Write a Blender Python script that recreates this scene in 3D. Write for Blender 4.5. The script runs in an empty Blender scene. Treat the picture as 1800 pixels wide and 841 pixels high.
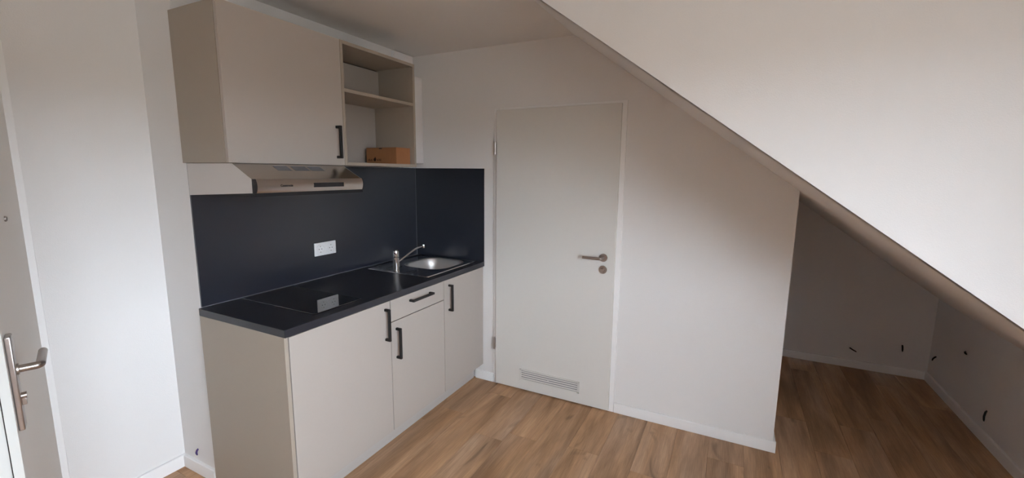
import bpy, bmesh, math, random
from mathutils import Vector, Matrix
random.seed(7)
scene = bpy.context.scene
COL = scene.collection

# ------------------------------------------------------------------ camera, sky, exposure
cam_d = bpy.data.cameras.new('camera')
cam = bpy.data.objects.new('camera', cam_d); COL.objects.link(cam)
cam_d.sensor_fit = 'HORIZONTAL'; cam_d.sensor_width = 36.0
cam_d.lens = 771.736 * 36.0 / 1800.0
cam_d.clip_start = 0.02
FW = Vector((-0.4454, 0.8826, -0.1505)).normalized()
RT = Vector((0.8921, 0.4518, 0.0098)); RT = (RT - FW * RT.dot(FW)).normalized()
UP = RT.cross(FW)
cam.matrix_world = Matrix(((RT.x, UP.x, -FW.x, 2.2268), (RT.y, UP.y, -FW.y, -2.7445), (RT.z, UP.z, -FW.z, 1.5739), (0, 0, 0, 1)))
scene.camera = cam

SKY = 32.0
world = bpy.data.worlds.new('overcast_sky'); scene.world = world
world.use_nodes = True
nt = world.node_tree; nt.nodes.clear()
w_out = nt.nodes.new('ShaderNodeOutputWorld'); w_bg = nt.nodes.new('ShaderNodeBackground')
w_tc = nt.nodes.new('ShaderNodeTexCoord'); w_sep = nt.nodes.new('ShaderNodeSeparateXYZ'); w_ramp = nt.nodes.new('ShaderNodeValToRGB')
w_mr = nt.nodes.new('ShaderNodeMapRange')
w_mr.inputs['From Min'].default_value = -1.0; w_mr.inputs['From Max'].default_value = 1.0
nt.links.new(w_tc.outputs['Generated'], w_sep.inputs[0]); nt.links.new(w_sep.outputs['Z'], w_mr.inputs['Value'])
nt.links.new(w_mr.outputs['Result'], w_ramp.inputs['Fac']); nt.links.new(w_ramp.outputs['Color'], w_bg.inputs['Color'])
nt.links.new(w_bg.outputs[0], w_out.inputs['Surface'])
el = w_ramp.color_ramp.elements
el[0].position = 0.0; el[0].color = (0.15, 0.14, 0.13, 1)          # roofs and street
el[1].position = 1.0; el[1].color = (0.895, 0.955, 1.065, 1)             # overcast zenith
e = el.new(0.503); e.color = (0.15, 0.14, 0.13, 1)
e = el.new(0.520); e.color = (0.81, 0.86, 0.96, 1)
w_bg.inputs['Strength'].default_value = SKY

vs = scene.view_settings
vs.view_transform = 'Standard'; vs.look = 'None'; vs.gamma = 1.0; vs.use_curve_mapping = False
vs.exposure = 0.0
scene.cycles.use_denoising = True
scene.cycles.max_bounces = 10; scene.cycles.diffuse_bounces = 7; scene.cycles.glossy_bounces = 5
scene.cycles.transparent_max_bounces = 8
scene.cycles.caustics_reflective = False; scene.cycles.caustics_refractive = False
scene.cycles.sample_clamp_indirect = 6.0

# ------------------------------------------------------------------ main dimensions (metres)
H = 2.4204                      # flat ceiling
KL, KD, HW, WT = 1.6225, 0.6166, 0.9201, 0.0346   # kitchen run, worktop depth, top height, thickness
XL = -0.300                     # surface of the wall with the entry door
YS = -1.607                     # end face of the installation wall behind the kitchen
EX = 2.5287                     # free end of the door wall
SX, ST = 1.261, 0.7334          # start and pitch of the roof slope
YC = -0.9333                    # dormer cheek
YA = 1.6075                     # back of the alcove
XK = 3.6697                     # knee wall
YD = -4.75                      # far cheek of the dormer
YF = -5.40                      # wall behind the camera
def SZ(x): return H - (x - SX) * ST

# ------------------------------------------------------------------ materials
def new_mat(name):
    m = bpy.data.materials.new(name); m.use_nodes = True
    return m, m.node_tree, m.node_tree.nodes['Principled BSDF']
def plain(name, col, rough=0.5, metal=0.0, spec=0.5, bump=0.0, bscale=200.0, var=0.0, aniso=None, coat=0.0, ior=None):

    m, t, b = new_mat(name)
    b.inputs['Base Color'].default_value = (*col, 1); b.inputs['Roughness'].default_value = rough
    b.inputs['Metallic'].default_value = metal; b.inputs['Specular IOR Level'].default_value = spec
    if ior: b.inputs['IOR'].default_value = ior
    if coat: b.inputs['Coat Weight'].default_value = coat
    tc = t.nodes.new('ShaderNodeTexCoord'); n = t.nodes.new('ShaderNodeTexNoise')
    mp = t.nodes.new('ShaderNodeMapping')
    if aniso: mp.inputs['Scale'].default_value = aniso
    t.links.new(tc.outputs['Object'], mp.inputs[0]); t.links.new(mp.outputs[0], n.inputs['Vector'])
    n.inputs['Scale'].default_value = bscale; n.inputs['Detail'].default_value = 3.0
    if bump:
        bp = t.nodes.new('ShaderNodeBump'); bp.inputs['Strength'].default_value = bump; bp.inputs['Distance'].default_value = 0.002
        t.links.new(n.outputs['Fac'], bp.inputs['Height']); t.links.new(bp.outputs[0], b.inputs['Normal'])
    mx = t.nodes.new('ShaderNodeMix'); mx.data_type = 'RGBA'
    mx.inputs[6].default_value = (*[c * (1 - var) for c in col], 1); mx.inputs[7].default_value = (*[min(1, c * (1 + var)) for c in col], 1)
    t.links.new(n.outputs['Fac'], mx.inputs[0]); t.links.new(mx.outputs[2], b.inputs['Base Color'])
    return m
M = {}
M['wall'] = plain('wall_paint', (0.815, 0.812, 0.812), 0.9, spec=0.2, bump=0.25, bscale=260, var=0.012)
M['ceil'] = plain('ceiling_paint', (0.83, 0.83, 0.83), 0.92, spec=0.2, bump=0.2, bscale=220, var=0.012)
M['trim'] = plain('trim_white', (0.90, 0.905, 0.91), 0.4, spec=0.4, var=0.01, bscale=30)
M['leaf'] = plain('door_leaf_white', (0.73, 0.725, 0.70), 0.42, spec=0.4, var=0.01, bscale=40)
M['entry'] = plain('entry_leaf_white', (0.88, 0.87, 0.845), 0.45, spec=0.4, var=0.01, bscale=40)
M['dimmed_edge'] = plain('dimmed_edge_grey', (0.55, 0.56, 0.54), 0.5, var=0.01)  # leaf colour greyed to dim its edge facing the window
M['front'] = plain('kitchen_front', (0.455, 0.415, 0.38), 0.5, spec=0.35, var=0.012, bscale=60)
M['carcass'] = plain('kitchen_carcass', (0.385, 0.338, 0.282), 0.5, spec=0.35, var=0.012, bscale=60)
M['plinth'] = plain('plinth_front', (0.46, 0.44, 0.42), 0.5, spec=0.3, var=0.012, bscale=60)
M['worktop'] = plain('worktop_anthracite', (0.023, 0.024, 0.032), 0.36, spec=0.5, bump=0.05, bscale=700, var=0.10)
M['splash'] = plain('splashback_anthracite', (0.008, 0.0110, 0.021), 0.33, spec=1.0, bump=0.04, bscale=700, var=0.10)
M['black'] = plain('black_metal', (0.012, 0.012, 0.013), 0.45, spec=0.4, var=0.05)
M['rubber'] = plain('black_plastic', (0.015, 0.015, 0.017), 0.6, spec=0.3, var=0.05)
M['glassblack'] = plain('hob_glass', (0.004, 0.004, 0.005), 0.015, spec=1.0, var=0.02, ior=2.0)
M['steel'] = plain('brushed_steel', (0.60, 0.57, 0.55), 0.33, metal=1.0, bump=0.03, bscale=300, var=0.05, aniso=(1, 0.06, 1))
M['hoodsteel'] = plain('hood_steel', (0.56, 0.52, 0.49), 0.24, metal=1.0, bump=0.02, bscale=300, var=0.04, aniso=(1, 0.05, 1))
M['hoodside'] = plain('hood_side_lacquer', (0.62, 0.59, 0.57), 0.45, spec=0.4, var=0.01)
M['satin'] = plain('satin_nickel', (0.42, 0.38, 0.36), 0.28, metal=1.0, var=0.04, bscale=80)
M['chrome'] = plain('chrome', (0.80, 0.80, 0.82), 0.07, metal=1.0, var=0.01)
M['sinksteel'] = plain('sink_bowl_steel', (0.80, 0.79, 0.78), 0.45, metal=1.0, bump=0.02, bscale=400, var=0.03)
M['sinkpol'] = plain('sink_top_steel', (0.62, 0.62, 0.63), 0.13, metal=1.0, var=0.02)
M['plastic'] = plain('socket_white', (0.86, 0.86, 0.88), 0.3, spec=0.5, var=0.005)
M['contact'] = plain('socket_contact', (0.35, 0.33, 0.3), 0.35, metal=0.8, var=0.02)
M['seal'] = plain('silicone_and_shade_grey', (0.20, 0.21, 0.24), 0.35, spec=0.5, var=0.02)
M['card'] = plain('cardboard', (0.34, 0.155, 0.070), 0.8, spec=0.2, bump=0.1, bscale=120, var=0.08, aniso=(1, 1, 0.15))
M['ink'] = plain('box_print', (0.03, 0.015, 0.01), 0.8, spec=0.1, var=0.05)
M['logo'] = plain('logo_print', (0.02, 0.02, 0.02), 0.5, var=0.02)
M['purple'] = plain('purple_cable', (0.06, 0.03, 0.14), 0.5, var=0.05)
M['reddot'] = plain('indicator', (0.10, 0.02, 0.05), 0.3, var=0.02)
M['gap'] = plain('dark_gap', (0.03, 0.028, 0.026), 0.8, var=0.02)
M['hall'] = plain('hall_paint', (0.7, 0.68, 0.65), 0.9, var=0.01)
M['pvc'] = plain('window_pvc', (0.85, 0.85, 0.85), 0.35, var=0.005)

def glass_mat():
    m = bpy.data.materials.new('window_glass'); m.use_nodes = True; t = m.node_tree; t.nodes.clear()
    o = t.nodes.new('ShaderNodeOutputMaterial'); mix = t.nodes.new('ShaderNodeMixShader')
    tr = t.nodes.new('ShaderNodeBsdfTransparent'); gl = t.nodes.new('ShaderNodeBsdfGlossy'); lw = t.nodes.new('ShaderNodeLayerWeight'); pw = t.nodes.new('ShaderNodeMath'); pw.operation = 'POWER'; pw.inputs[1].default_value = 4.0; ma = t.nodes.new('ShaderNodeMath'); ma.operation = 'MULTIPLY_ADD'; ma.inputs[1].default_value = 0.5; ma.inputs[2].default_value = 0.03
    tr.inputs[0].default_value = (0.93, 0.95, 0.95, 1); gl.inputs['Roughness'].default_value = 0.02
    t.links.new(lw.outputs['Facing'], pw.inputs[0]); t.links.new(pw.outputs[0], ma.inputs[0]); t.links.new(ma.outputs[0], mix.inputs[0]); t.links.new(tr.outputs[0], mix.inputs[1]); t.links.new(gl.outputs[0], mix.inputs[2])
    t.links.new(mix.outputs[0], o.inputs['Surface']); return m
M['glass'] = glass_mat()

def wood_mat():
    m, t, b = new_mat('oak_vinyl'); N = t.nodes.new; Lk = t.links.new
    tc = N('ShaderNodeTexCoord'); oi = N('ShaderNodeObjectInfo')
    off = N('ShaderNodeVectorMath'); off.operation = 'MULTIPLY_ADD'
    comb = N('ShaderNodeCombineXYZ'); Lk(oi.outputs['Random'], comb.inputs[0]); Lk(oi.outputs['Random'], comb.inputs[1]); Lk(oi.outputs['Random'], comb.inputs[2])
    off.inputs[1].default_value = (37.0, 91.0, 13.0); Lk(comb.outputs[0], off.inputs[0]); Lk(tc.outputs['Object'], off.inputs[2])
    def noise(scale_vec, sc, det, dist=0.0, rough=0.5):
        mp = N('ShaderNodeMapping'); mp.inputs['Scale'].default_value = scale_vec; Lk(off.outputs[0], mp.inputs[0])
        n = N('ShaderNodeTexNoise'); n.inputs['Scale'].default_value = sc; n.inputs['Detail'].default_value = det
        n.inputs['Distortion'].default_value = dist; n.inputs['Roughness'].default_value = rough
        Lk(mp.outputs[0], n.inputs['Vector']); return n
    big = noise((1, 0.14, 1), 8.0, 3.0, 0.6)          # broad cathedral bands
    fine = noise((1, 0.04, 1), 200.0, 4.0, 0.3, 0.65)  # fine pores
    mid = noise((1, 0.07, 1), 30.0, 4.0, 0.8)
    knot = noise((1, 0.35, 1), 6.0, 2.0, 1.5)
    r1 = N('ShaderNodeValToRGB'); e = r1.color_ramp.elements
    e[0].position = 0.26; e[0].color = (0.250, 0.132, 0.062, 1); e[1].position = 0.74; e[1].color = (0.57, 0.350, 0.200, 1)
    x = r1.color_ramp.elements.new(0.50); x.color = (0.450, 0.262, 0.140, 1)
    Lk(big.outputs['Fac'], r1.inputs[0])
    def mult(a, fac_sock, lo, hi):
        mr = N('ShaderNodeMapRange'); mr.inputs['From Min'].default_value = 0.3; mr.inputs['From Max'].default_value = 0.7
        mr.inputs['To Min'].default_value = lo; mr.inputs['To Max'].default_value = hi; Lk(fac_sock, mr.inputs['Value'])
        v = N('ShaderNodeVectorMath'); v.operation = 'SCALE'; Lk(a, v.inputs[0]); Lk(mr.outputs[0], v.inputs['Scale']); return v.outputs[0]
    c = mult(r1.outputs['Color'], mid.outputs['Fac'], 0.87, 1.11)
    c = mult(c, fine.outputs['Fac'], 0.82, 1.14)
    kr = N('ShaderNodeMapRange'); kr.inputs['From Min'].default_value = 0.24; kr.inputs['From Max'].default_value = 0.36
    kr.inputs['To Min'].default_value = 0.55; kr.inputs['To Max'].default_value = 1.0; Lk(knot.outputs['Fac'], kr.inputs['Value'])
    v = N('ShaderNodeVectorMath'); v.operation = 'SCALE'; Lk(c, v.inputs[0]); Lk(kr.outputs[0], v.inputs['Scale']); c = v.outputs[0]
    pr = N('ShaderNodeMapRange'); pr.inputs['To Min'].default_value = 0.94; pr.inputs['To Max'].default_value = 1.05; Lk(oi.outputs['Random'], pr.inputs['Value'])
    v = N('ShaderNodeVectorMath'); v.operation = 'SCALE'; Lk(c, v.inputs[0]); Lk(pr.outputs[0], v.inputs['Scale'])
    tint = noise((1, 0.10, 1), 5.0, 2.0, 0.4); tr = N('ShaderNodeMapRange'); tr.inputs['From Min'].default_value = 0.42; tr.inputs['From Max'].default_value = 0.72
    tr.inputs['To Min'].default_value = 0.0; tr.inputs['To Max'].default_value = 0.75; Lk(tint.outputs['Fac'], tr.inputs['Value'])
    hs = N('ShaderNodeHueSaturation'); hs.inputs['Saturation'].default_value = 0.80; hs.inputs['Value'].default_value = 0.97; Lk(tr.outputs[0], hs.inputs['Fac']); Lk(v.outputs[0], hs.inputs['Color'])
    Lk(hs.outputs[0], b.inputs['Base Color'])
    b.inputs['Roughness'].default_value = 0.5; b.inputs['Specular IOR Level'].default_value = 0.35
    bp = N('ShaderNodeBump'); bp.inputs['Strength'].default_value = 0.12; bp.inputs['Distance'].default_value = 0.001
    Lk(fine.outputs['Fac'], bp.inputs['Height']); Lk(bp.outputs[0], b.inputs['Normal'])
    return m
M['wood'] = wood_mat()

# ------------------------------------------------------------------ mesh helpers (world coordinates)
def bm_new(): return bmesh.new()
def box(bm, x0, x1, y0, y1, z0, z1, bev=0.0, seg=2, M4=None):
    b = bmesh.new()
    vs_ = [b.verts.new((x, y, z)) for x in (x0, x1) for y in (y0, y1) for z in (z0, z1)]
    for f in ((0, 1, 3, 2), (4, 6, 7, 5), (0, 4, 5, 1), (2, 3, 7, 6), (0, 2, 6, 4), (1, 5, 7, 3)): b.faces.new([vs_[i] for i in f])
    if bev: bmesh.ops.bevel(b, geom=b.edges[:], offset=bev, segments=seg, profile=0.5, affect='EDGES')
    merge(bm, b, M4)
def merge(bm, b, M4=None):
    if M4 is not None: bmesh.ops.transform(b, matrix=M4, verts=b.verts[:])
    me = bpy.data.meshes.new('tmp'); b.to_mesh(me); b.free(); bm.from_mesh(me); bpy.data.meshes.remove(me)
def prism(bm, pts, axis, a0, a1, bev=0.0, M4=None, seg=2):
    """pts: 2-D outline; axis 'x','y','z' is the extrusion axis (remaining axes in order)."""
    b = bmesh.new()
    def P(p, a):
        return {'x': (a, p[0], p[1]), 'y': (p[0], a, p[1]), 'z': (p[0], p[1], a)}[axis]
    v0 = [b.verts.new(P(p, a0)) for p in pts]; v1 = [b.verts.new(P(p, a1)) for p in pts]
    b.faces.new(v0); b.faces.new(v1[::-1]); n = len(pts)
    for i in range(n): b.faces.new((v0[i], v1[i], v1[(i + 1) % n], v0[(i + 1) % n]))
    bmesh.ops.recalc_face_normals(b, faces=b.faces[:])
    if bev: bmesh.ops.bevel(b, geom=b.edges[:], offset=bev, segments=seg, profile=0.5, affect='EDGES')
    merge(bm, b, M4)
def tube(bm, path, rad, n=20, cap=True, M4=None):
    """round tube along a list of points; rad is a number or a list."""
    b = bmesh.new(); pts = [Vector(p) for p in path]; rings = []
    prev = None
    for i, p in enumerate(pts):
        t = (pts[min(i + 1, len(pts) - 1)] - pts[max(i - 1, 0)]).normalized()
        if prev is None:
            a = Vector((0, 0, 1)) if abs(t.z) < 0.9 else Vector((1, 0, 0)); s = t.cross(a).normalized()
        else: s = (prev - t * prev.dot(t)).normalized()
        prev = s; q = t.cross(s); r = rad[i] if isinstance(rad, (list, tuple)) else rad
        rings.append([b.verts.new(p + (s * math.cos(2 * math.pi * k / n) + q * math.sin(2 * math.pi * k / n)) * r) for k in range(n)])
    for a, c in zip(rings, rings[1:]):
        for k in range(n): b.faces.new((a[k], a[(k + 1) % n], c[(k + 1) % n], c[k]))
    if cap: b.faces.new(rings[0][::-1]); b.faces.new(rings[-1])
    bmesh.ops.recalc_face_normals(b, faces=b.faces[:]); merge(bm, b, M4)
def lathe(bm, prof, centre, axis, n=28, M4=None):
    """prof: list of (radius, distance along axis)."""
    ax = Vector(axis).normalized(); a = Vector((0, 0, 1)) if abs(ax.z) < 0.9 else Vector((1, 0, 0))
    s = ax.cross(a).normalized(); q = ax.cross(s); c = Vector(centre); b = bmesh.new(); rings = []
    for r, d in prof:
        if r < 1e-6: rings.append([b.verts.new(c + ax * d)])
        else: rings.append([b.verts.new(c + ax * d + (s * math.cos(2 * math.pi * k / n) + q * math.sin(2 * math.pi * k / n)) * r) for k in range(n)])
    for u, w in zip(rings, rings[1:]):
        for k in range(n):
            f = [u[k % len(u)], u[(k + 1) % len(u)], w[(k + 1) % len(w)], w[k % len(w)]]
            f = list(dict.fromkeys(f))
            if len(f) > 2: b.faces.new(f)
    bmesh.ops.recalc_face_normals(b, faces=b.faces[:]); merge(bm, b, M4)
def root_loc(o):
    v = Vector((0, 0, 0))
    while o is not None: v += o.location; o = o.parent
    return v
def smooth(me, deg=20):
    for p in me.polygons: p.use_smooth = True
    try: me.set_sharp_from_angle(angle=math.radians(deg))
    except Exception: pass
def obj(name, bm, mat, parent=None, sm=True, deg=20):
    me = bpy.data.meshes.new(name)
    if parent is None:
        xs = [v.co for v in bm.verts]
        o0 = Vector(((min(v.x for v in xs) + max(v.x for v in xs)) / 2, (min(v.y for v in xs) + max(v.y for v in xs)) / 2, min(v.z for v in xs)))
    else: o0 = root_loc(parent)
    bmesh.ops.translate(bm, vec=-o0, verts=bm.verts[:])
    bm.to_mesh(me); bm.free(); me.materials.append(M[mat])
    if sm: smooth(me, deg)
    o = bpy.data.objects.new(name, me); COL.objects.link(o)
    if parent is None: o.location = o0
    else: o.parent = parent
    return o
def empty(name, loc):
    o = bpy.data.objects.new(name, None); COL.objects.link(o); o.location = loc; o.empty_display_size = 0.05
    return o
def tag(o, label, cat, group=None, kind=None):
    o['label'] = label; o['category'] = cat
    if group: o['group'] = group
    if kind: o['kind'] = kind
    return o
def bx(name, mat, parent, *a, bev=0.0, seg=2, M4=None):
    b = bm_new(); box(b, *a, bev=bev, seg=seg, M4=M4); return obj(name, b, mat, parent)
def struct(name, bm, mat, label, cat, parent=None):
    o = obj(name, bm, mat, parent); return tag(o, label, cat, kind='structure')

# ------------------------------------------------------------------ room shell
b = bm_new(); box(b, -1.7, XK + 0.12, YF - 0.1, YA + 0.12, -0.12, -0.006)
floor = struct('floor', b, 'wood', 'warm oak plank floor running through room and alcove', 'floor')
PW, PL = 0.182, 1.22
plank_mesh = {}
def plank(x0, w, y0, y1):
    key = (round(w, 4), round(y1 - y0, 4))
    if key not in plank_mesh:
        bb = bm_new(); hw_, hl = w / 2 - 0.0004, (y1 - y0) / 2 - 0.0004
        pts = []
        for z, i in ((-0.005, 0.0), (-0.0011, 0.0), (0.0, 0.0011)):
            pts.append([bb.verts.new((sx * (hw_ - i), sy * (hl - i), z)) for sx, sy in ((-1, -1), (1, -1), (1, 1), (-1, 1))])
        bb.faces.new(pts[2])
        for u, v in zip(pts, pts[1:]):
            for k in range(4): bb.faces.new((u[k], u[(k + 1) % 4], v[(k + 1) % 4], v[k]))
        me = bpy.data.meshes.new('plank'); bb.to_mesh(me); bb.free(); me.materials.append(M['wood']); plank_mesh[key] = me
    o = bpy.data.objects.new('plank', plank_mesh[key]); COL.objects.link(o); o.parent = floor
    o.location = Vector((x0 + w / 2, (y0 + y1) / 2, 0.0)) - floor.location
x = 1.655 - PW * 11
ci = 0
while x < XK - 0.001:
    a0, a1 = max(x, XL), min(x + PW, XK)
    if a1 - a0 > 0.004:
        top = 0.0 if a1 < EX - 0.002 else YA
        seams = {8: -0.54, 10: -0.50, 11: -0.74, 9: -1.02}.get(ci, -random.uniform(0.1, 1.15))
        y = seams + PL * 2
        while y > YF:
            y0, y1 = max(y - PL, YF), min(y, top)
            if y1 - y0 > 0.01: plank(a0, a1 - a0, y0, y1)
            y -= PL
    x += PW; ci += 1

# wall with the entry door
EY1, EY0 = -2.075, -3.06     # opening for the entry door
b = bm_new()
box(b, XL - 0.15, XL, EY1, YA + 0.1, 0, H + 0.02)
box(b, XL - 0.15, XL, YF - 0.1, EY0, 0, H + 0.02)
box(b, XL - 0.15, XL, EY0, EY1, 2.03, H + 0.02)
struct('wall_left', b, 'wall', 'plain white wall beside the open entry door', 'wall')
b = bm_new()
prism(b, [(-0.4, YS), (-0.0125, YS), (-0.010, YS + 0.0025), (-0.010, 0.05), (-0.4, 0.05)], 'z', 0, H + 0.02)
struct('wall_kitchen', b, 'wall', 'boxed-out white wall carrying the kitchenette', 'wall')
# door wall with opening, top cut by ceiling and slope
DX0, DX1, DZ = 0.735, 1.578, 1.985
b = bm_new()
prism(b, [(-0.2, 0), (DX0, 0), (DX0, DZ), (DX1, DZ), (DX1, 0), (EX, 0), (EX, SZ(EX) + 0.03), (SX + 0.02, H + 0.02), (-0.2, H + 0.02)], 'y', 0.0, 0.12)
struct('wall_back', b, 'wall', 'white partition wall with door, its top cut by the roof slope', 'wall')
b = bm_new(); box(b, EX - 0.12, EX, 0.12, YA, 0, SZ(EX) + 0.04)
struct('wall_alcove_side', b, 'wall', 'hidden flank of the partition facing the dark alcove', 'wall')
b = bm_new()
prism(b, [(-0.45, 0), (XK + 0.12, 0), (XK + 0.12, SZ(XK + 0.12) + 0.05), (SX, H + 0.05), (-0.45, H + 0.05)], 'y', YA, YA + 0.12)
struct('wall_alcove', b, 'wall', 'shadowed back wall of the alcove under the slope', 'wall')
# knee wall and dormer front with window opening
WY0, WY1, WZ0, WZ1 = -4.40, -1.90, 0.85, 2.17
b = bm_new()
box(b, XK, XK + 0.30, YC, YA + 0.12, 0, SZ(XK) + 0.02)
box(b, XK, XK + 0.30, YF - 0.1, YD, 0, SZ(XK) + 0.02)
box(b, XK, XK + 0.30, YD, WY0, 0, H + 0.05); box(b, XK, XK + 0.30, WY1, YC, 0, H + 0.05)
box(b, XK, XK + 0.30, WY0, WY1, 0, WZ0); box(b, XK, XK + 0.30, WY0, WY1, WZ1, H + 0.05)
struct('wall_right', b, 'wall', 'low knee wall at the foot of the roof slope', 'wall')
b = bm_new(); box(b, -0.45, XK + 0.30, YF - 0.1, YF, 0, H + 0.05)
struct('wall_front', b, 'wall', 'white wall opposite the door wall', 'wall')
# dormer cheeks
for nm, y0, y1, lb in (('wall_dormer', YC, YC + 0.09, 'bright triangular dormer cheek above the alcove'), ('wall_dormer_far', YD - 0.09, YD, 'far triangular dormer cheek')):
    b = bm_new()
    prism(b, [(SX - 0.02, H + 0.04), (SX, H), (XK + 0.30, SZ(XK + 0.30)), (XK + 0.30, H + 0.04)], 'y', y0, y1)
    struct(nm, b, 'wall', lb, 'wall')
b = bm_new()
box(b, -0.45, SX + 0.01, YF - 0.1, YA + 0.12, H, H + 0.12)
box(b, SX + 0.01, XK + 0.30, YD - 0.05, YC + 0.05, H, H + 0.12)
struct('ceiling', b, 'ceil', 'flat white ceiling above the kitchenette', 'ceiling')
b = bm_new()
prism(b, [(SX, H), (XK + 0.30, SZ(XK + 0.30)), (XK + 0.30, SZ(XK + 0.30) + 0.2), (SX, H + 0.2)], 'y', YC + 0.0005, YA + 0.12)
struct('ceiling_slope', b, 'ceil', 'shaded underside of the roof slope over the alcove', 'ceiling')
b = bm_new()
prism(b, [(SX, H), (XK + 0.30, SZ(XK + 0.30)), (XK + 0.30, SZ(XK + 0.30) + 0.2), (SX, H + 0.2)], 'y', YF - 0.1, YD - 0.0005)
struct('ceiling_slope_far', b, 'ceil', 'roof slope on the far side of the dormer', 'ceiling')
# unseen hallway box, added to seal the entry doorway against sky light
b = bm_new()
box(b, -1.7, XL - 0.15, EY0 - 0.5, EY0 - 0.4, 0, H); box(b, -1.7, XL - 0.15, EY1 + 0.3, EY1 + 0.4, 0, H)
box(b, -1.8, -1.7, EY0 - 0.5, EY1 + 0.4, 0, H); box(b, -1.8, XL - 0.15, EY0 - 0.5, EY1 + 0.4, H, H + 0.1)
struct('wall_hallway_closure', b, 'hall', 'unseen pale hallway walls added to seal the entry doorway against light', 'wall')

# baseboards: profile with rounded top
def baseboard(name, p0, p1, nrm, label):
    """p0,p1 floor ends on the wall surface; nrm points into the room."""
    p0, p1, nrm = Vector((*p0, 0)), Vector((*p1, 0)), Vector((*nrm, 0))
    prof = [(0, 0.0015), (0.015, 0.0015), (0.015, 0.056), (0.0135, 0.0625), (0.010, 0.066), (0, 0.067)]
    b = bmesh.new(); A = [b.verts.new(p0 + nrm * d + Vector((0, 0, z))) for d, z in prof]; B = [b.verts.new(p1 + nrm * d + Vector((0, 0, z))) for d, z in prof]
    b.faces.new(A); b.faces.new(B[::-1])
    for i in range(len(prof)): b.faces.new((A[i], B[i], B[(i + 1) % len(prof)], A[(i + 1) % len(prof)]))
    bmesh.ops.recalc_face_normals(b, faces=b.faces[:])
    struct(name, b, 'trim', label, 'baseboard')
baseboard('baseboard_left', (XL, -2.05), (XL, YS), (1, 0), 'white baseboard between entry door frame and boxed-out wall')
baseboard('baseboard_return', (XL + 0.015, YS), (-0.010, YS), (0, -1), 'short white baseboard on the end of the boxed-out wall')
baseboard('baseboard_back', (1.617, 0), (EX + 0.015, 0), (0, -1), 'white baseboard under the wall beside the white interior door')
baseboard('baseboard_corner', (0.545, 0), (0.699, 0), (0, -1), 'short white baseboard between kitchenette and interior door')
baseboard('baseboard_alcove_side', (EX, 0), (EX, YA), (1, 0), 'baseboard on the alcove flank of the partition')
baseboard('baseboard_alcove', (EX + 0.015, YA), (XK - 0.015, YA), (0, -1), 'baseboard along the dark alcove back wall')
baseboard('baseboard_right', (XK, YA), (XK, YF), (-1, 0), 'baseboard along the low knee wall')

# ------------------------------------------------------------------ dormer window
win = empty('window_1', (XK + 0.21, (WY0 + WY1) / 2, WZ0)); tag(win, 'white triple casement dormer window letting in the daylight', 'window', kind='structure')
b = bm_new(); X0, X1 = XK + 0.19, XK + 0.255
box(b, X0, X1, WY0 + 0.055, WY1 - 0.055, WZ0, WZ0 + 0.055, 0.004); box(b, X0, X1, WY0 + 0.055, WY1 - 0.055, WZ1 - 0.055, WZ1, 0.004)
box(b, X0, X1, WY0, WY0 + 0.055, WZ0, WZ1, 0.004); box(b, X0, X1, WY1 - 0.055, WY1, WZ0, WZ1, 0.004)
obj('window_frame', b, 'pvc', win)
ym = WY0 + 0.05 + (WY1 - WY0 - 0.1) / 3 + 0.06
w3 = (WY1 - WY0 - 0.1) / 3
for s0, s1 in [(WY0 + 0.05 + k * w3, WY0 + 0.05 + (k + 1) * w3) for k in range(3)]:
    b = bm_new(); A0, A1 = X0 - 0.01, X1 - 0.01; z0, z1 = WZ0 + 0.05, WZ1 - 0.05
    box(b, A0, A1, s0 + 0.06, s1 - 0.06, z0, z0 + 0.06, 0.004); box(b, A0, A1, s0 + 0.06, s1 - 0.06, z1 - 0.06, z1, 0.004)
    box(b, A0, A1, s0, s0 + 0.06, z0, z1, 0.004); box(b, A0, A1, s1 - 0.06, s1, z0, z1, 0.004)
    sash = obj('sash', b, 'pvc', win)
    bx('pane', 'glass', sash, A0 + 0.03, A0 + 0.034, s0 + 0.055, s1 - 0.055, z0 + 0.055, z1 - 0.055)
b = bm_new(); box(b, X0 - 0.022, X0 - 0.010, ym - 0.045, ym - 0.015, 1.42, 1.49, 0.003); box(b, X0 - 0.05, X0 - 0.022, ym - 0.036, ym - 0.024, 1.46, 1.472, 0.002)
box(b, X0 - 0.058, X0 - 0.044, ym - 0.040, ym - 0.020, 1.34, 1.48, 0.004); obj('window_handle', b, 'pvc', win)
bx('window_sill', 'trim', win, XK - 0.03, XK + 0.19, WY0 + 0.001, WY1 - 0.001, WZ0 - 0.025, WZ0, bev=0.005)

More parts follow.
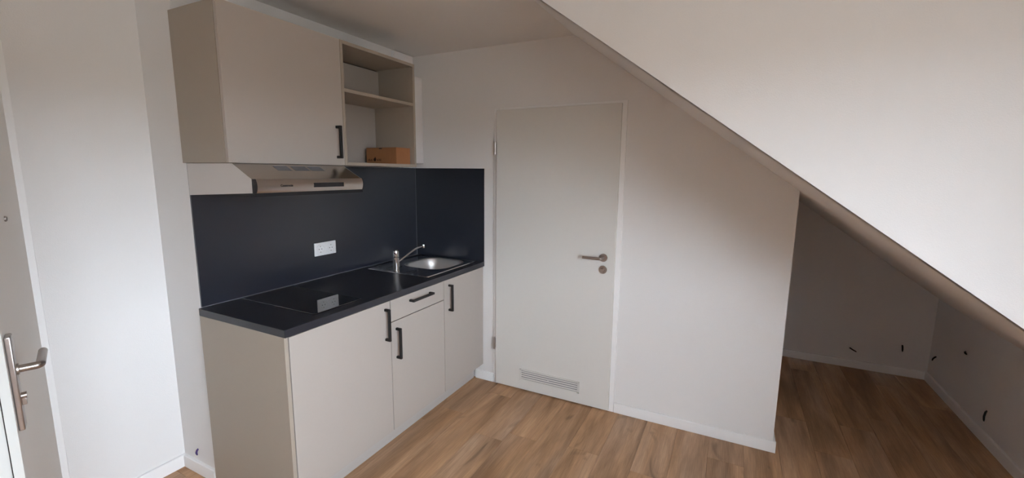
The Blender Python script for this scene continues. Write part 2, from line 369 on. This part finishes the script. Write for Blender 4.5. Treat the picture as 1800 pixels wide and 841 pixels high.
# ------------------------------------------------------------------ interior door (door_1)
d1 = empty('door_1', (1.157, 0, 0)); tag(d1, 'white flush interior door with lever handle and low vent grille', 'door', kind='structure')
b = bm_new()
for x0, x1 in ((0.701, DX0 + 0.004), (DX1 - 0.004, 1.6145)): box(b, x0, x1, -0.012, 0.11, 0.0, 2.0085, 0.002)
box(b, DX0 + 0.0041, DX1 - 0.0041, -0.012, 0.11, DZ - 0.003, 2.0085, 0.002)
obj('door_frame', b, 'trim', d1)
bx('door_leaf', 'leaf', d1, 0.7290, 1.5845, -0.0290, -0.0125, 0.010, 1.9915, bev=0.002)
bx('leaf_core', 'leaf', d1, 0.742, 1.571, -0.0125, 0.026, 0.010, 1.980)
bx('shadow_gap', 'gap', d1, DX0 + 0.005, DX1 - 0.005, 0.03, 0.06, 0.0, 0.05)  # dark block put in for the shade under the leaf
for z in (1.738, 0.320):
    b = bm_new(); lathe(b, [(0, -0.045), (0.0055, -0.045), (0.0072, -0.042), (0.0072, -0.001), (0.0065, 0), (0.0072, 0.001), (0.0072, 0.042), (0.0055, 0.045), (0, 0.045)], (0.7165, -0.0275, z), (0, 0, 1))
    h = obj('hinge', b, 'steel', d1); h['label'] = 'bare steel hinge barrel'
    bx('hinge_flap', 'steel', h, 0.7150, 0.7292, -0.0275, -0.0120, z - 0.03, z + 0.03)
# lever set
LX, LZ, LF = 1.510, 1.041, -0.0290
b = bm_new(); lathe(b, [(0.0, 0), (0.026, 0), (0.026, 0.006), (0.0245, 0.008), (0.010, 0.008), (0.0, 0.008)], (LX, LF, LZ), (0, -1, 0)); r = obj('lever_handle', b, 'satin', d1); r['label'] = 'brushed nickel lever on round rosette'
b = bm_new()
path = [(LX, LF - 0.006, LZ), (LX, LF - 0.030, LZ), (LX, LF - 0.038, LZ)]
for k in range(1, 7):
    a = math.pi / 2 * k / 6; path.append((LX - 0.014 * (1 - math.cos(a)), LF - 0.038 - 0.014 * math.sin(a), LZ))
path += [(LX - 0.06, LF - 0.052, LZ), (LX - 0.122, LF - 0.052, LZ)]
tube(b, path, 0.0095); obj('grip', b, 'satin', r)
b = bm_new(); lathe(b, [(0.0, 0), (0.026, 0), (0.026, 0.006), (0.0245, 0.008), (0.0, 0.008)], (LX, LF, 0.963), (0, -1, 0)); r = obj('lock_rosette', b, 'satin', d1)
b = bm_new(); lathe(b, [(0.0, 0.007), (0.014, 0.007), (0.014, 0.018), (0.011, 0.0205), (0.0, 0.0205)], (LX, LF, 0.963), (0, -1, 0)); obj('thumb_turn', b, 'satin', r)
# vent grille: frame, louvres, slider knob
gx0, gx1, gz0, gz1 = 0.931, 1.381, 0.083, 0.168
b = bm_new(); F0 = LF - 0.007
box(b, gx0, gx1, F0, LF, gz0, gz0 + 0.011, 0.0015); box(b, gx0, gx1, F0, LF, gz1 - 0.011, gz1, 0.0015)
box(b, gx0, gx0 + 0.014, F0, LF, gz0, gz1, 0.0015); box(b, gx1 - 0.014, gx1, F0, LF, gz0, gz1, 0.0015)
vent = obj('vent_grille', b, 'leaf', d1)
bx('slat_gap_shade', 'seal', vent, gx0 + 0.012, gx1 - 0.012, LF - 0.0010, LF - 0.0004, gz0 + 0.009, gz1 - 0.009)  # grey sheet painted as the shade between the slats
for k in range(4):
    zc = gz0 + 0.0195 + k * 0.0155; b = bm_new()
    prism(b, [(LF - 0.0062, zc - 0.0052), (LF - 0.0050, zc - 0.0056), (LF - 0.0050, zc + 0.0048), (LF - 0.0068, zc + 0.0052)], 'x', gx0 + 0.014, gx1 - 0.014)
    obj('slat', b, 'leaf', vent)
b = bm_new(); lathe(b, [(0, 0), (0.004, 0), (0.004, 0.006), (0, 0.006)], ((gx0 + gx1) / 2, LF - 0.006, gz0 + 0.046), (0, -1, 0), 12); obj('slider_knob', b, 'leaf', vent)

# ------------------------------------------------------------------ entry door standing open (door_2)
HP = Vector((XL + 0.014, -2.078, 0)); FE = Vector((0.622, -2.3855, 0))
U = (FE - HP).normalized(); NV = Vector((-U.y, U.x, 0)); LEN = (FE - HP).length
ME = Matrix(((U.x, NV.x, 0, HP.x), (U.y, NV.y, 0, HP.y), (0, 0, 1, 0), (0, 0, 0, 1)))   # local (u along leaf, n out of visible face, z)
d2 = empty('door_2', (XL, -2.57, 0)); tag(d2, 'pale entry door standing open, seen almost edge-on with steel handle plate', 'door', kind='structure')
b = bm_new()
for y0, y1 in ((EY1 - 0.03, -2.054), (EY0 - 0.021, EY0 + 0.03)): box(b, XL - 0.15, XL + 0.012, y0, y1, 0, 2.05, 0.002)
box(b, XL - 0.15, XL + 0.012, EY0 + 0.0301, EY1 - 0.0301, 2.0, 2.05, 0.002); obj('door_frame', b, 'trim', d2)
bx('door_leaf', 'entry', d2, 0.0, LEN, -0.019, 0.0, 0.006, 2.0, bev=0.0015, M4=ME)
bx('leaf_core', 'entry', d2, 0.010, LEN - 0.013, -0.062, -0.0192, 0.006, 1.985, bev=0.001, M4=ME)
bx('dimmed_edge_strip', 'dimmed_edge', d2, LEN + 0.0002, LEN + 0.0012, -0.0185, -0.0005, 0.008, 1.998, M4=ME)  # grey strips added to tone down the over-bright leaf edge
bx('dimmed_edge_strip', 'dimmed_edge', d2, LEN - 0.0128, LEN - 0.0118, -0.060, -0.0225, 0.008, 1.983, M4=ME)
bx('edge_shadow_line', 'gap', d2, 0.010, LEN - 0.010, -0.0220, -0.0185, 0.01, 1.98, M4=ME)  # dark strip painted as the shadow line behind the lip
PU = LEN - 0.040
plate = bx('handle_plate', 'satin', d2, PU - 0.022, PU + 0.022, 0.0002, 0.0125, 0.890, 1.146, bev=0.003, M4=ME); plate['label'] = 'long brushed steel handle plate'
b = bm_new(); zl = 1.052
path = [(PU, 0.010, zl), (PU, 0.035, zl), (PU, 0.046, zl)]
for k in range(1, 7):
    a = math.pi / 2 * k / 6; path.append((PU - 0.009 * (1 - math.cos(a)), 0.046 + 0.009 * math.sin(a), zl))
path += [(PU - 0.05, 0.055, zl), (PU - 0.125, 0.055, zl)]
tube(b, path, 0.0098, M4=ME); obj('grip', b, 'satin', plate)
b = bm_new(); lathe(b, [(0.0145, 0), (0.0145, 0.004), (0.010, 0.005)], (PU, 0.0125, zl), (0, 1, 0), M4=ME); obj('collar', b, 'steel', plate)
b = bm_new(); lathe(b, [(0, 0), (0.0085, 0), (0.0085, 0.010), (0, 0.011)], (PU, 0.0125, 0.978), (0, 1, 0), M4=ME); box(b, PU - 0.005, PU + 0.005, 0.0125, 0.021, 0.953, 0.972, 0.001, M4=ME); obj('lock_cylinder', b, 'satin', plate)
b = bm_new(); lathe(b, [(0, 0), (0.009, 0), (0.009, 0.004), (0.006, 0.006), (0.005, 0.005), (0, 0.005)], (0.52, 0.0, 1.415), (0, 1, 0), M4=ME); obj('peephole', b, 'satin', d2)
for z in (0.13, 1.93):
    b = bm_new(); lathe(b, [(0, -0.045), (0.006, -0.045), (0.006, 0.045), (0, 0.045)], (XL + 0.008, -2.090, z), (0, 0, 1)); obj('hinge', b, 'steel', d2)

# ------------------------------------------------------------------ kitchenette
def bow_handle(parent, axis, c, half, xf, out=0.036, t=0.0135):
    """black D-shaped pull: two feet on the front at xf and a square bar; c = (y, z) centre."""
    b = bm_new(); y, z = c; w = t / 2
    pts_o = out
    if axis == 'z':
        box(b, xf + out - t, xf + out, y - w, y + w, z - half, z + half, 0.0022)
        for s in (-1, 1): box(b, xf, xf + out - t * 0.4, y - w, y + w, z + s * half - (t if s > 0 else 0), z + s * half + (0 if s > 0 else t), 0.0018)
    else:
        box(b, xf + out - t, xf + out, y - half, y + half, z - w, z + w, 0.0022)
        for s in (-1, 1): box(b, xf, xf + out - t * 0.4, y + s * half - (t if s > 0 else 0), y + s * half + (0 if s > 0 else t), z - w, z + w, 0.0018)
    h = obj('handle', b, 'black', parent); h['label'] = 'matt black bow handle'
    return h
XF = 0.607; FT = 0.019; ZB = 0.122; ZT = HW - WT - 0.006; UZ = HW - WT
# fridge unit
c1 = empty('base_cabinet', (0.3, -1.31, 0)); tag(c1, 'wide beige base unit with one tall door under the hob', 'cabinet', 'kitchenette base units')
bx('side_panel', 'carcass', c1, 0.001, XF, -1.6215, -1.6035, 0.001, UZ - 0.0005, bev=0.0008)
bx('body', 'carcass', c1, 0.02, XF - FT - 0.008, -1.6030, -0.9915, 0.10, UZ - 0.001)
dr = bx('door', 'front', c1, XF - FT, XF, -1.5990, -0.9940, ZB, ZT, bev=0.0012)
bow_handle(dr, 'z', (-1.032, 0.757), 0.089, XF)
# drawer unit
c2 = empty('base_cabinet', (0.3, -0.74, 0)); tag(c2, 'middle beige base unit with a drawer above its door', 'cabinet', 'kitchenette base units')
bx('body', 'carcass', c2, 0.02, XF - FT - 0.008, -0.9910, -0.4975, 0.10, UZ - 0.001)
dr = bx('drawer', 'front', c2, XF - FT, XF, -0.9888, -0.4995, 0.7585, ZT, bev=0.0012)
bow_handle(dr, 'y', (-0.738, 0.840), 0.098, XF)
dr = bx('door', 'front', c2, XF - FT, XF, -0.9888, -0.4995, ZB, 0.7535, bev=0.0012)
bow_handle(dr, 'z', (-0.949, 0.626), 0.089, XF)
# sink unit
c3 = empty('base_cabinet', (0.3, -0.25, 0)); tag(c3, 'narrow beige base unit under the sink, next to the interior door', 'cabinet', 'kitchenette base units')
b = bm_new(); box(b, 0.02, XF - FT - 0.008, -0.4970, -0.4790, 0.10, UZ - 0.001); box(b, 0.02, XF - FT - 0.008, -0.0205, -0.0025, 0.10, UZ - 0.001)
box(b, 0.02, XF - FT - 0.008, -0.4790, -0.0205, 0.10, 0.118); box(b, 0.02, 0.030, -0.4790, -0.0205, 0.118, UZ - 0.001); obj('body', b, 'carcass', c3)
dr = bx('door', 'front', c3, XF - FT, XF, -0.4945, -0.0030, ZB, ZT, bev=0.0012)
bow_handle(dr, 'z', (-0.444, 0.758), 0.089, XF)
pl = bx('plinth', 'plinth', None, 0.515, 0.531, -1.6030, -0.0165, 0.0, 0.0995, bev=0.0008); tag(pl, 'long beige plinth board along the floor under the base units', 'plinth')

# worktop with sink cut-out (bowl opening), built from a grid so that the hole is real
SKX0, SKX1, SKY0, SKY1 = 0.052, 0.562, -0.603, -0.030      # sink outline
BX0, BX1, BY0, BY1 = 0.168, 0.502, -0.402, -0.062           # bowl opening
b = bm_new()
xs = [0.001, BX0 - 0.01, BX1 + 0.01, KD]; ys = [-KL, BY0 - 0.01, BY1 + 0.01, -0.0005]
V = {}
for zi, z in enumerate((UZ, HW)):
    for i, x_ in enumerate(xs):
        for j, y_ in enumerate(ys): V[i, j, zi] = b.verts.new((x_, y_, z))
for i in range(3):
    for j in range(3):
        if (i, j) == (1, 1): continue
        b.faces.new((V[i, j, 1], V[i + 1, j, 1], V[i + 1, j + 1, 1], V[i, j + 1, 1])); b.faces.new((V[i, j, 0], V[i, j + 1, 0], V[i + 1, j + 1, 0], V[i + 1, j, 0]))
for k in range(3):
    for f in (((k, 0), (k + 1, 0)), ((k + 1, 3), (k, 3)), ((0, k + 1), (0, k)), ((3, k), (3, k + 1))):
        (a, c), (d, e_) = f; b.faces.new((V[a, c, 0], V[d, e_, 0], V[d, e_, 1], V[a, c, 1]))
for f in (((2, 1), (1, 1)), ((1, 2), (2, 2)), ((1, 1), (1, 2)), ((2, 2), (2, 1))):
    (a, c), (d, e_) = f; b.faces.new((V[a, c, 0], V[d, e_, 0], V[d, e_, 1], V[a, c, 1]))
bmesh.ops.recalc_face_normals(b, faces=b.faces[:])
eds = [e_ for e_ in b.edges if all(abs(v.co.x - KD) < 1e-5 for v in e_.verts) or all(abs(v.co.y + KL) < 1e-5 for v in e_.verts)]
bmesh.ops.bevel(b, geom=eds, offset=0.0015, segments=2, profile=0.5, affect='EDGES')
wt = obj('worktop', b, 'worktop', None); tag(wt, 'anthracite worktop running along the whole kitchenette', 'worktop')

# splashbacks
b = bm_new(); box(b, -0.0095, 0.0, -1.6065, -0.0085, HW + 0.0005, 1.5978)
sp = obj('splashback', b, 'splash', None); tag(sp, 'long anthracite splashback panel behind hob and sink', 'splashback')
bx('seal', 'seal', sp, 0.0, 0.0028, -1.6060, -0.0090, HW + 0.0005, HW + 0.003)
bx('corner_seal', 'seal', sp, 0.0, 0.0022, -0.0110, -0.0085, HW + 0.003, 1.5975)
sp2 = bx('splashback', 'splash', None, 0.0005, KD - 0.001, -0.008, -0.0002, HW + 0.0005, 1.5978, bev=0.0008); tag(sp2, 'short dark splashback panel on the wall beside the interior door', 'splashback')

# hob
hob = empty('hob', (0.295, -1.288, HW)); tag(hob, 'narrow black glass hob set into the worktop', 'hob')
bx('glass_plate', 'glassblack', hob, 0.032, 0.558, -1.431, -1.145, HW + 0.0003, HW + 0.0055, bev=0.0015)

# sink: rim plate with bowl and drainer ribs
sink = empty('sink', (0.3, -0.3, HW)); tag(sink, 'stainless steel inset sink with rounded bowl and ribbed drainer', 'sink')
def rrect(x0, x1, y0, y1, r, n=8):
    out = []
    for cx_, cy_, a0 in ((x1 - r, y1 - r, 0), (x0 + r, y1 - r, 90), (x0 + r, y0 + r, 180), (x1 - r, y0 + r, 270)):
        for k in range(n): a = math.radians(a0 + 90 * k / (n - 1)); out.append((cx_ + r * math.cos(a), cy_ + r * math.sin(a)))
    return out
ZS = HW + 0.0006
def loop(b, pts, z): return [b.verts.new((p[0], p[1], z)) for p in pts]
def bridge(b, A, B):
    n = len(A)
    for k in range(n): b.faces.new((A[k], A[(k + 1) % n], B[(k + 1) % n], B[k]))
b = bm_new()
o0 = loop(b, rrect(SKX0, SKX1, SKY0, SKY1, 0.014), ZS)
o1 = loop(b, rrect(SKX0 + 0.002, SKX1 - 0.002, SKY0 + 0.002, SKY1 - 0.002, 0.013), ZS + 0.0045)
o2 = loop(b, rrect(SKX0 + 0.009, SKX1 - 0.009, SKY0 + 0.009, SKY1 - 0.009, 0.010), ZS + 0.0045)
o3 = loop(b, rrect(SKX0 + 0.014, SKX1 - 0.014, SKY0 + 0.014, SKY1 - 0.014, 0.010), ZS + 0.0012)
o4 = loop(b, rrect(BX0 - 0.012, BX1 + 0.012, BY0 - 0.012, BY1 + 0.012, 0.105), ZS + 0.0012)
for A, B_ in ((o0, o1), (o1, o2), (o2, o3), (o3, o4)): bridge(b, A, B_)
bmesh.ops.recalc_face_normals(b, faces=b.faces[:]); obj('sink_top', b, 'sinkpol', sink)
b = bm_new(); prev = None
for ins, z, r in ((-0.012, 0.0012, 0.105), (-0.004, 0.0005, 0.103), (0.002, -0.006, 0.10), (0.008, -0.06, 0.096), (0.016, -0.12, 0.088), (0.030, -0.143, 0.076), (0.055, -0.150, 0.06)):
    L_ = loop(b, rrect(BX0 + ins, BX1 - ins, BY0 + ins, BY1 - ins, r), ZS + z)
    if prev: bridge(b, prev, L_)
    prev = L_
b.faces.new(prev); bmesh.ops.recalc_face_normals(b, faces=b.faces[:])
obj('bowl', b, 'sinksteel', sink, deg=60)
b = bm_new(); lathe(b, [(0.0, 0.002), (0.02, 0.002), (0.036, 0.003), (0.04, 0.001)], ((BX0 + BX1) / 2, (BY0 + BY1) / 2, ZS - 0.150), (0, 0, 1)); obj('drain', b, 'chrome', sink)
for k in range(7):
    xx = 0.155 + k * 0.052
    if abs(xx - 0.285) < 0.03: continue
    bb = bm_new(); prism(bb, [(xx - 0.006, ZS + 0.0012), (xx - 0.003, ZS + 0.0032), (xx + 0.003, ZS + 0.0032), (xx + 0.006, ZS + 0.0012)], 'y', SKY0 + 0.035, BY0 - 0.03)
    obj('drainer_rib', bb, 'sinkpol', sink)

# mixer tap
FX, FY = 0.277, -0.566
tap = empty('mixer_tap', (FX, FY, ZS)); tag(tap, 'chrome single-lever mixer tap with long thin spout over the sink', 'tap')
b = bm_new(); Z0 = ZS + 0.0014
lathe(b, [(0, 0), (0.0250, 0), (0.0250, 0.004), (0.0225, 0.007), (0.0215, 0.060), (0.0205, 0.092), (0.0195, 0.094), (0, 0.094)], (FX, FY, Z0), (0, 0, 1)); obj('tap_body', b, 'chrome', tap)
b = bm_new(); lathe(b, [(0, 0.0955), (0.0195, 0.0955), (0.0215, 0.098), (0.0215, 0.125), (0.0195, 0.136), (0.014, 0.1425), (0.006, 0.1445), (0, 0.145)], (FX, FY, Z0), (0, 0, 1))
lev = obj('tap_lever', b, 'chrome', tap)
b = bm_new(); lathe(b, [(0, 0), (0.0065, 0), (0.0065, 0.002), (0, 0.0022)], (FX + 0.0105, FY - 0.0180, Z0 + 0.121), (0.5, -0.85, 0.1), 16); obj('indicator_dot', b, 'reddot', lev)
b = bm_new(); path = []
for k in range(15):
    t_ = k / 14
    y_ = FY + 0.015 + t_ * 0.240
    z_ = Z0 + 0.055 + 0.1 * (t_ ** 0.95) - 0.022 * max(0, (t_ - 0.55) / 0.45) ** 2
    path.append((FX + 0.022 * t_, y_, z_))
tube(b, path, 0.0062, 20); e_ = path[-1]
so = obj('spout', b, 'chrome', tap)
b = bm_new(); lathe(b, [(0, 0.012), (0.0095, 0.012), (0.0105, 0.008), (0.0105, -0.010), (0.009, -0.012), (0, -0.012)], (e_[0], e_[1] + 0.006, e_[2] - 0.002), (0, 0, 1)); obj('aerator', b, 'chrome', so)

# double socket
sk = empty('double_socket', (0.0, -0.890, 1.06)); tag(sk, 'white double power socket on the dark splashback above the hob', 'socket')
bm_ = bm_new(); box(bm_, 0.0002, 0.0095, -0.9675, -0.8105, 1.0605, 1.1400, 0.003, 3); obj('socket_frame', bm_, 'plastic', sk)
for yy in (-0.9275, -0.8505):
    bm_ = bm_new(); lathe(bm_, [(0.0285, 0.0), (0.0285, 0.0020), (0.0270, 0.0030), (0.0215, 0.0030), (0.0200, 0.0020), (0.0195, 0.0003), (0, 0.0003)], (0.0095, yy, 1.1002), (1, 0, 0), 32)
    ins = obj('socket_insert', bm_, 'plastic', sk)
    for s in (-1, 1):
        bm_ = bm_new(); lathe(bm_, [(0, 0), (0.0027, 0), (0.0027, 0.0004), (0, 0.0004)], (0.0099, yy + s * 0.0095, 1.1002), (1, 0, 0), 12); obj('pin_hole', bm_, 'rubber', ins)
        bm_ = bm_new(); box(bm_, 0.0098, 0.0118, yy - 0.003, yy + 0.003, 1.1002 + s * 0.0175 - 0.002, 1.1002 + s * 0.0175 + 0.002, 0.0005); obj('earth_contact', bm_, 'contact', ins)

# ------------------------------------------------------------------ wall cabinets
CD, CB, CT = 0.3342, 1.6009, 2.2486
wc = empty('wall_cabinet', (0.16, -1.31, CB)); tag(wc, 'tall beige wall cabinet with one closed door above the extractor hood', 'cabinet', 'kitchenette wall units')
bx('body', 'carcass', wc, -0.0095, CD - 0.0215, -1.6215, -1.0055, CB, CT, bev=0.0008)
dr = bx('door', 'front', wc, CD - 0.019, CD, -1.6205, -1.0060, CB + 0.001, CT - 0.001, bev=0.0012)
bow_handle(dr, 'z', (-1.052, 1.7215), 0.0845, CD)
oc = empty('open_shelf_unit', (0.16, -0.70, CB)); tag(oc, 'open beige shelf unit with two compartments holding a cardboard box', 'shelf unit', 'kitchenette wall units')
T = 0.018; OY0, OY1 = -1.0045, -0.4059
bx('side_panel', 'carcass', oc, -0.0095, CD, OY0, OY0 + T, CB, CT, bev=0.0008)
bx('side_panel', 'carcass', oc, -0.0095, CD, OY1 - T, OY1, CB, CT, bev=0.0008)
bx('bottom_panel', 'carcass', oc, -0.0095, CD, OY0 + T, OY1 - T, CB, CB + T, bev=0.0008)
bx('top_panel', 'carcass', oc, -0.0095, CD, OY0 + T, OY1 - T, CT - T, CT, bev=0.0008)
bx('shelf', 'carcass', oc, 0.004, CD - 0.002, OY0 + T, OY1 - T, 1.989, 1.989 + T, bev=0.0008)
bx('back_panel', 'front', oc, -0.0090, 0.003, OY0 + T, OY1 - T, CB + T, 2.006)
bx('cover_panel', 'front', oc, 0.036, 0.045, OY0 + T, OY1 - T, 1.989 + T, CT - T - 0.008)
bx('top_gap_shade', 'gap', oc, -0.0090, 0.030, OY0 + T, OY1 - T, 2.190, CT - T)  # dark strip standing in for the shade in the gap above the cover panel

# cardboard box in the open shelf
cbx = empty('cardboard_box', (0.18, -0.50, CB + T)); tag(cbx, 'small brown cardboard box on the bottom of the open shelf', 'box')
KX0, KX1, KY0, KY1, KZ0 = 0.050, 0.303, -0.562, -0.430, CB + T
b = bm_new(); box(b, KX0, KX1, KY0, KY1, KZ0, KZ0 + 0.100, 0.0012); obj('carton', b, 'card', cbx)
bx('lid_flap', 'card', cbx, KX0 + 0.001, KX1 + 0.0015, KY0 - 0.001, KY1 + 0.001, KZ0 + 0.1002, KZ0 + 0.1032, bev=0.0008)
bx('tuck_slot', 'gap', cbx, 0.160, 0.185, KY0 - 0.0014, KY0 - 0.0008, KZ0 + 0.094, KZ0 + 0.1000)
b = bm_new()
for u, w, h_ in ((0.064, 0.006, 0.010), (0.074, 0.007, 0.012), (0.085, 0.006, 0.008), (0.094, 0.006, 0.012), (0.142, 0.007, 0.010), (0.152, 0.004, 0.014), (0.162, 0.007, 0.012), (0.172, 0.003, 0.014)):
    box(b, u, u + w * 0.6, KY0 - 0.0006, KY0 + 0.0002, KZ0 + 0.020, KZ0 + 0.020 + h_); box(b, u, u + w, KY0 - 0.0006, KY0 + 0.0002, KZ0 + 0.020, KZ0 + 0.023)
fl = [(0.118, 0.016), (0.128, 0.018), (0.134, 0.026), (0.131, 0.036), (0.124, 0.046), (0.121, 0.038), (0.113, 0.034), (0.110, 0.025)]
prism(b, [(p, KZ0 + q) for p, q in fl], 'y', KY0 - 0.0006, KY0 + 0.0002); obj('printed_mark', b, 'ink', cbx)

# ------------------------------------------------------------------ extractor hood
hd = empty('extractor_hood', (0.2, -1.312, 1.46)); tag(hd, 'slim stainless extractor hood with black display under the wall cabinet', 'extractor hood')
HY0, HY1 = -1.6120, -1.0200
b = bm_new()
prism(b, [(0.003, 1.5995), (0.335, 1.5995), (0.4640, 1.5330), (0.4640, 1.4780), (0.003, 1.4560)], 'y', HY0 + 0.002, HY1 - 0.002); obj('hood_body', b, 'hoodsteel', hd)
for y0 in (HY0, HY1 - 0.002):
    b = bm_new(); prism(b, [(0.003, 1.5995), (0.335, 1.5995), (0.4640, 1.5330), (0.4640, 1.4780), (0.003, 1.4560)], 'y', y0, y0 + 0.002); obj('side_plate', b, 'hoodside', hd)
b = bm_new()   # pull-out front with softly curved face
pr = [(0.4655, 1.4765)] + [(0.4655 + 0.0125 * math.sin(math.pi * (0.12 + 0.76 * k / 10)), 1.4775 + 0.057 * k / 10) for k in range(11)] + [(0.4655, 1.5355)]
prism(b, pr, 'y', HY0 + 0.0005, HY1 - 0.0005); fr = obj('front_panel', b, 'hoodsteel', hd)
b = bm_new(); prism(b, [(0.4645, 1.4745)] + [(p + 0.0006, q) for p, q in pr[1:-1]] + [(0.4645, 1.5360)], 'y', HY0 - 0.0015, HY0 + 0.0125); obj('end_cap', b, 'rubber', fr)
b = bm_new(); prism(b, [(0.4645, 1.4745)] + [(p + 0.0006, q) for p, q in pr[1:-1]] + [(0.4645, 1.5360)], 'y', HY1 - 0.003, HY1); obj('end_cap', b, 'rubber', fr)
bx('bottom_filter', 'rubber', hd, 0.02, 0.4715, HY0 + 0.004, HY1 - 0.002, 1.4620, 1.4764)
bx('display', 'rubber', hd, 0.4740, 0.4797, -1.3260, -1.1520, 1.4955, 1.5165, bev=0.001)
# three louvre fields on the slanted plate
dsl = Vector((0.129, 0, -0.0665)).normalized(); nsl = Vector((0.0665, 0, 0.129)).normalized()
for y0, y1 in ((-1.440, -1.368), (-1.352, -1.270), (-1.262, -1.185)):
    b = bm_new()
    for k in range(8):
        p0 = Vector((0.349, 0, 1.5923)) + dsl * (0.002 + k * 0.0058); p1 = p0 + dsl * 0.0032
        vv = [b.verts.new((q.x + nsl.x * 0.0006, yy, q.z + nsl.z * 0.0006)) for q, yy in ((p0, y0), (p1, y0), (p1, y1), (p0, y1))]
        b.faces.new(vv)
    obj('vent_slots', b, 'seal', hd)
# maker's lettering
cu = bpy.data.curves.new('lettering', 'FONT'); cu.body = 'Constructa'; cu.size = 0.0130; cu.align_x = 'CENTER'; cu.align_y = 'CENTER'; cu.extrude = 0.0002; cu.offset = 0.0006
to = bpy.data.objects.new('lettering_tmp', cu); COL.objects.link(to); bpy.context.view_layer.update()
me = bpy.data.meshes.new_from_object(to.evaluated_get(bpy.context.evaluated_depsgraph_get())); bpy.data.objects.remove(to)
b = bm_new(); b.from_mesh(me); bpy.data.meshes.remove(me)
bmesh.ops.transform(b, matrix=Matrix(((0, 0, 1, 0.4782), (1, 0, 0, -1.466), (0, 1, 0, 1.5065), (0, 0, 0, 1))), verts=b.verts[:])
obj('lettering', b, 'logo', hd)

# ------------------------------------------------------------------ small wall things
db = empty('distribution_box', (0.0, -0.2, 1.632)); tag(db, 'flat white electrical box on the wall behind the open shelf unit', 'electrical box')
bx('housing', 'plastic', db, -0.0095, 0.062, -0.372, -0.012, 1.632, 2.258, bev=0.003)
bx('box_door', 'plastic', db, 0.0625, 0.080, -0.384, -0.004, 1.632, 2.258, bev=0.004, seg=3)
bx('door_inset', 'plastic', db, 0.0802, 0.0820, -0.362, -0.020, 1.652, 2.238, bev=0.0008)
du = bx('cable_duct', 'plastic', None, -0.0095, 0.018, -0.230, -0.030, 2.262, 2.412, bev=0.002); tag(du, 'short white cable duct below the ceiling above the open shelf', 'cable duct')

def stub(pos, dirv, L_, label, mat='rubber', r=0.0052, nrm=(0, -1, 0)):
    """loose cable end leaving the wall and drooping along dirv."""
    p = Vector(pos); n = Vector(nrm); d = Vector(dirv).normalized()
    t = empty('cable_stub', p)
    tip = p + n * 0.016 + d * L_
    b = bm_new(); tube(b, [p - n * 0.002, p + n * 0.006 + d * (L_ * 0.15), p + n * 0.014 + d * (L_ * 0.6), tip], [r, r, r, r * 0.92], 20); obj('sheath', b, mat, t)
    b = bm_new(); tube(b, [tip, tip + d * 0.006], r * 0.6, 20); obj('conductor', b, mat, t)
    tag(t, label, 'cable', 'loose cable ends in the walls' if mat == 'rubber' else None)
stub((3.172, YA, 0.163), (0.9, 0, -0.42), 0.042, 'black cable end on the alcove back wall, farthest from the corner')
stub((3.500, YA, 0.248), (0.02, 0, -1), 0.040, 'black cable end hanging upright on the alcove back wall')
stub((XK, 1.495, 0.232), (0, 0.25, -1), 0.032, 'black cable end on the knee wall right at the alcove corner', nrm=(-1, 0, 0))
stub((XK, 1.085, 0.425), (0, -1, 0.05), 0.055, 'black cable end on the knee wall, highest of all', nrm=(-1, 0, 0))
stub((XK, 0.722, 0.190), (0, -0.45, -1), 0.058, 'black cable end on the knee wall, lowest and nearest the room', nrm=(-1, 0, 0))
stub((-0.168, YS, 0.130), (0.8, 0, -0.6), 0.022, 'purple cable end above the baseboard of the boxed-out wall', 'purple', 0.005)
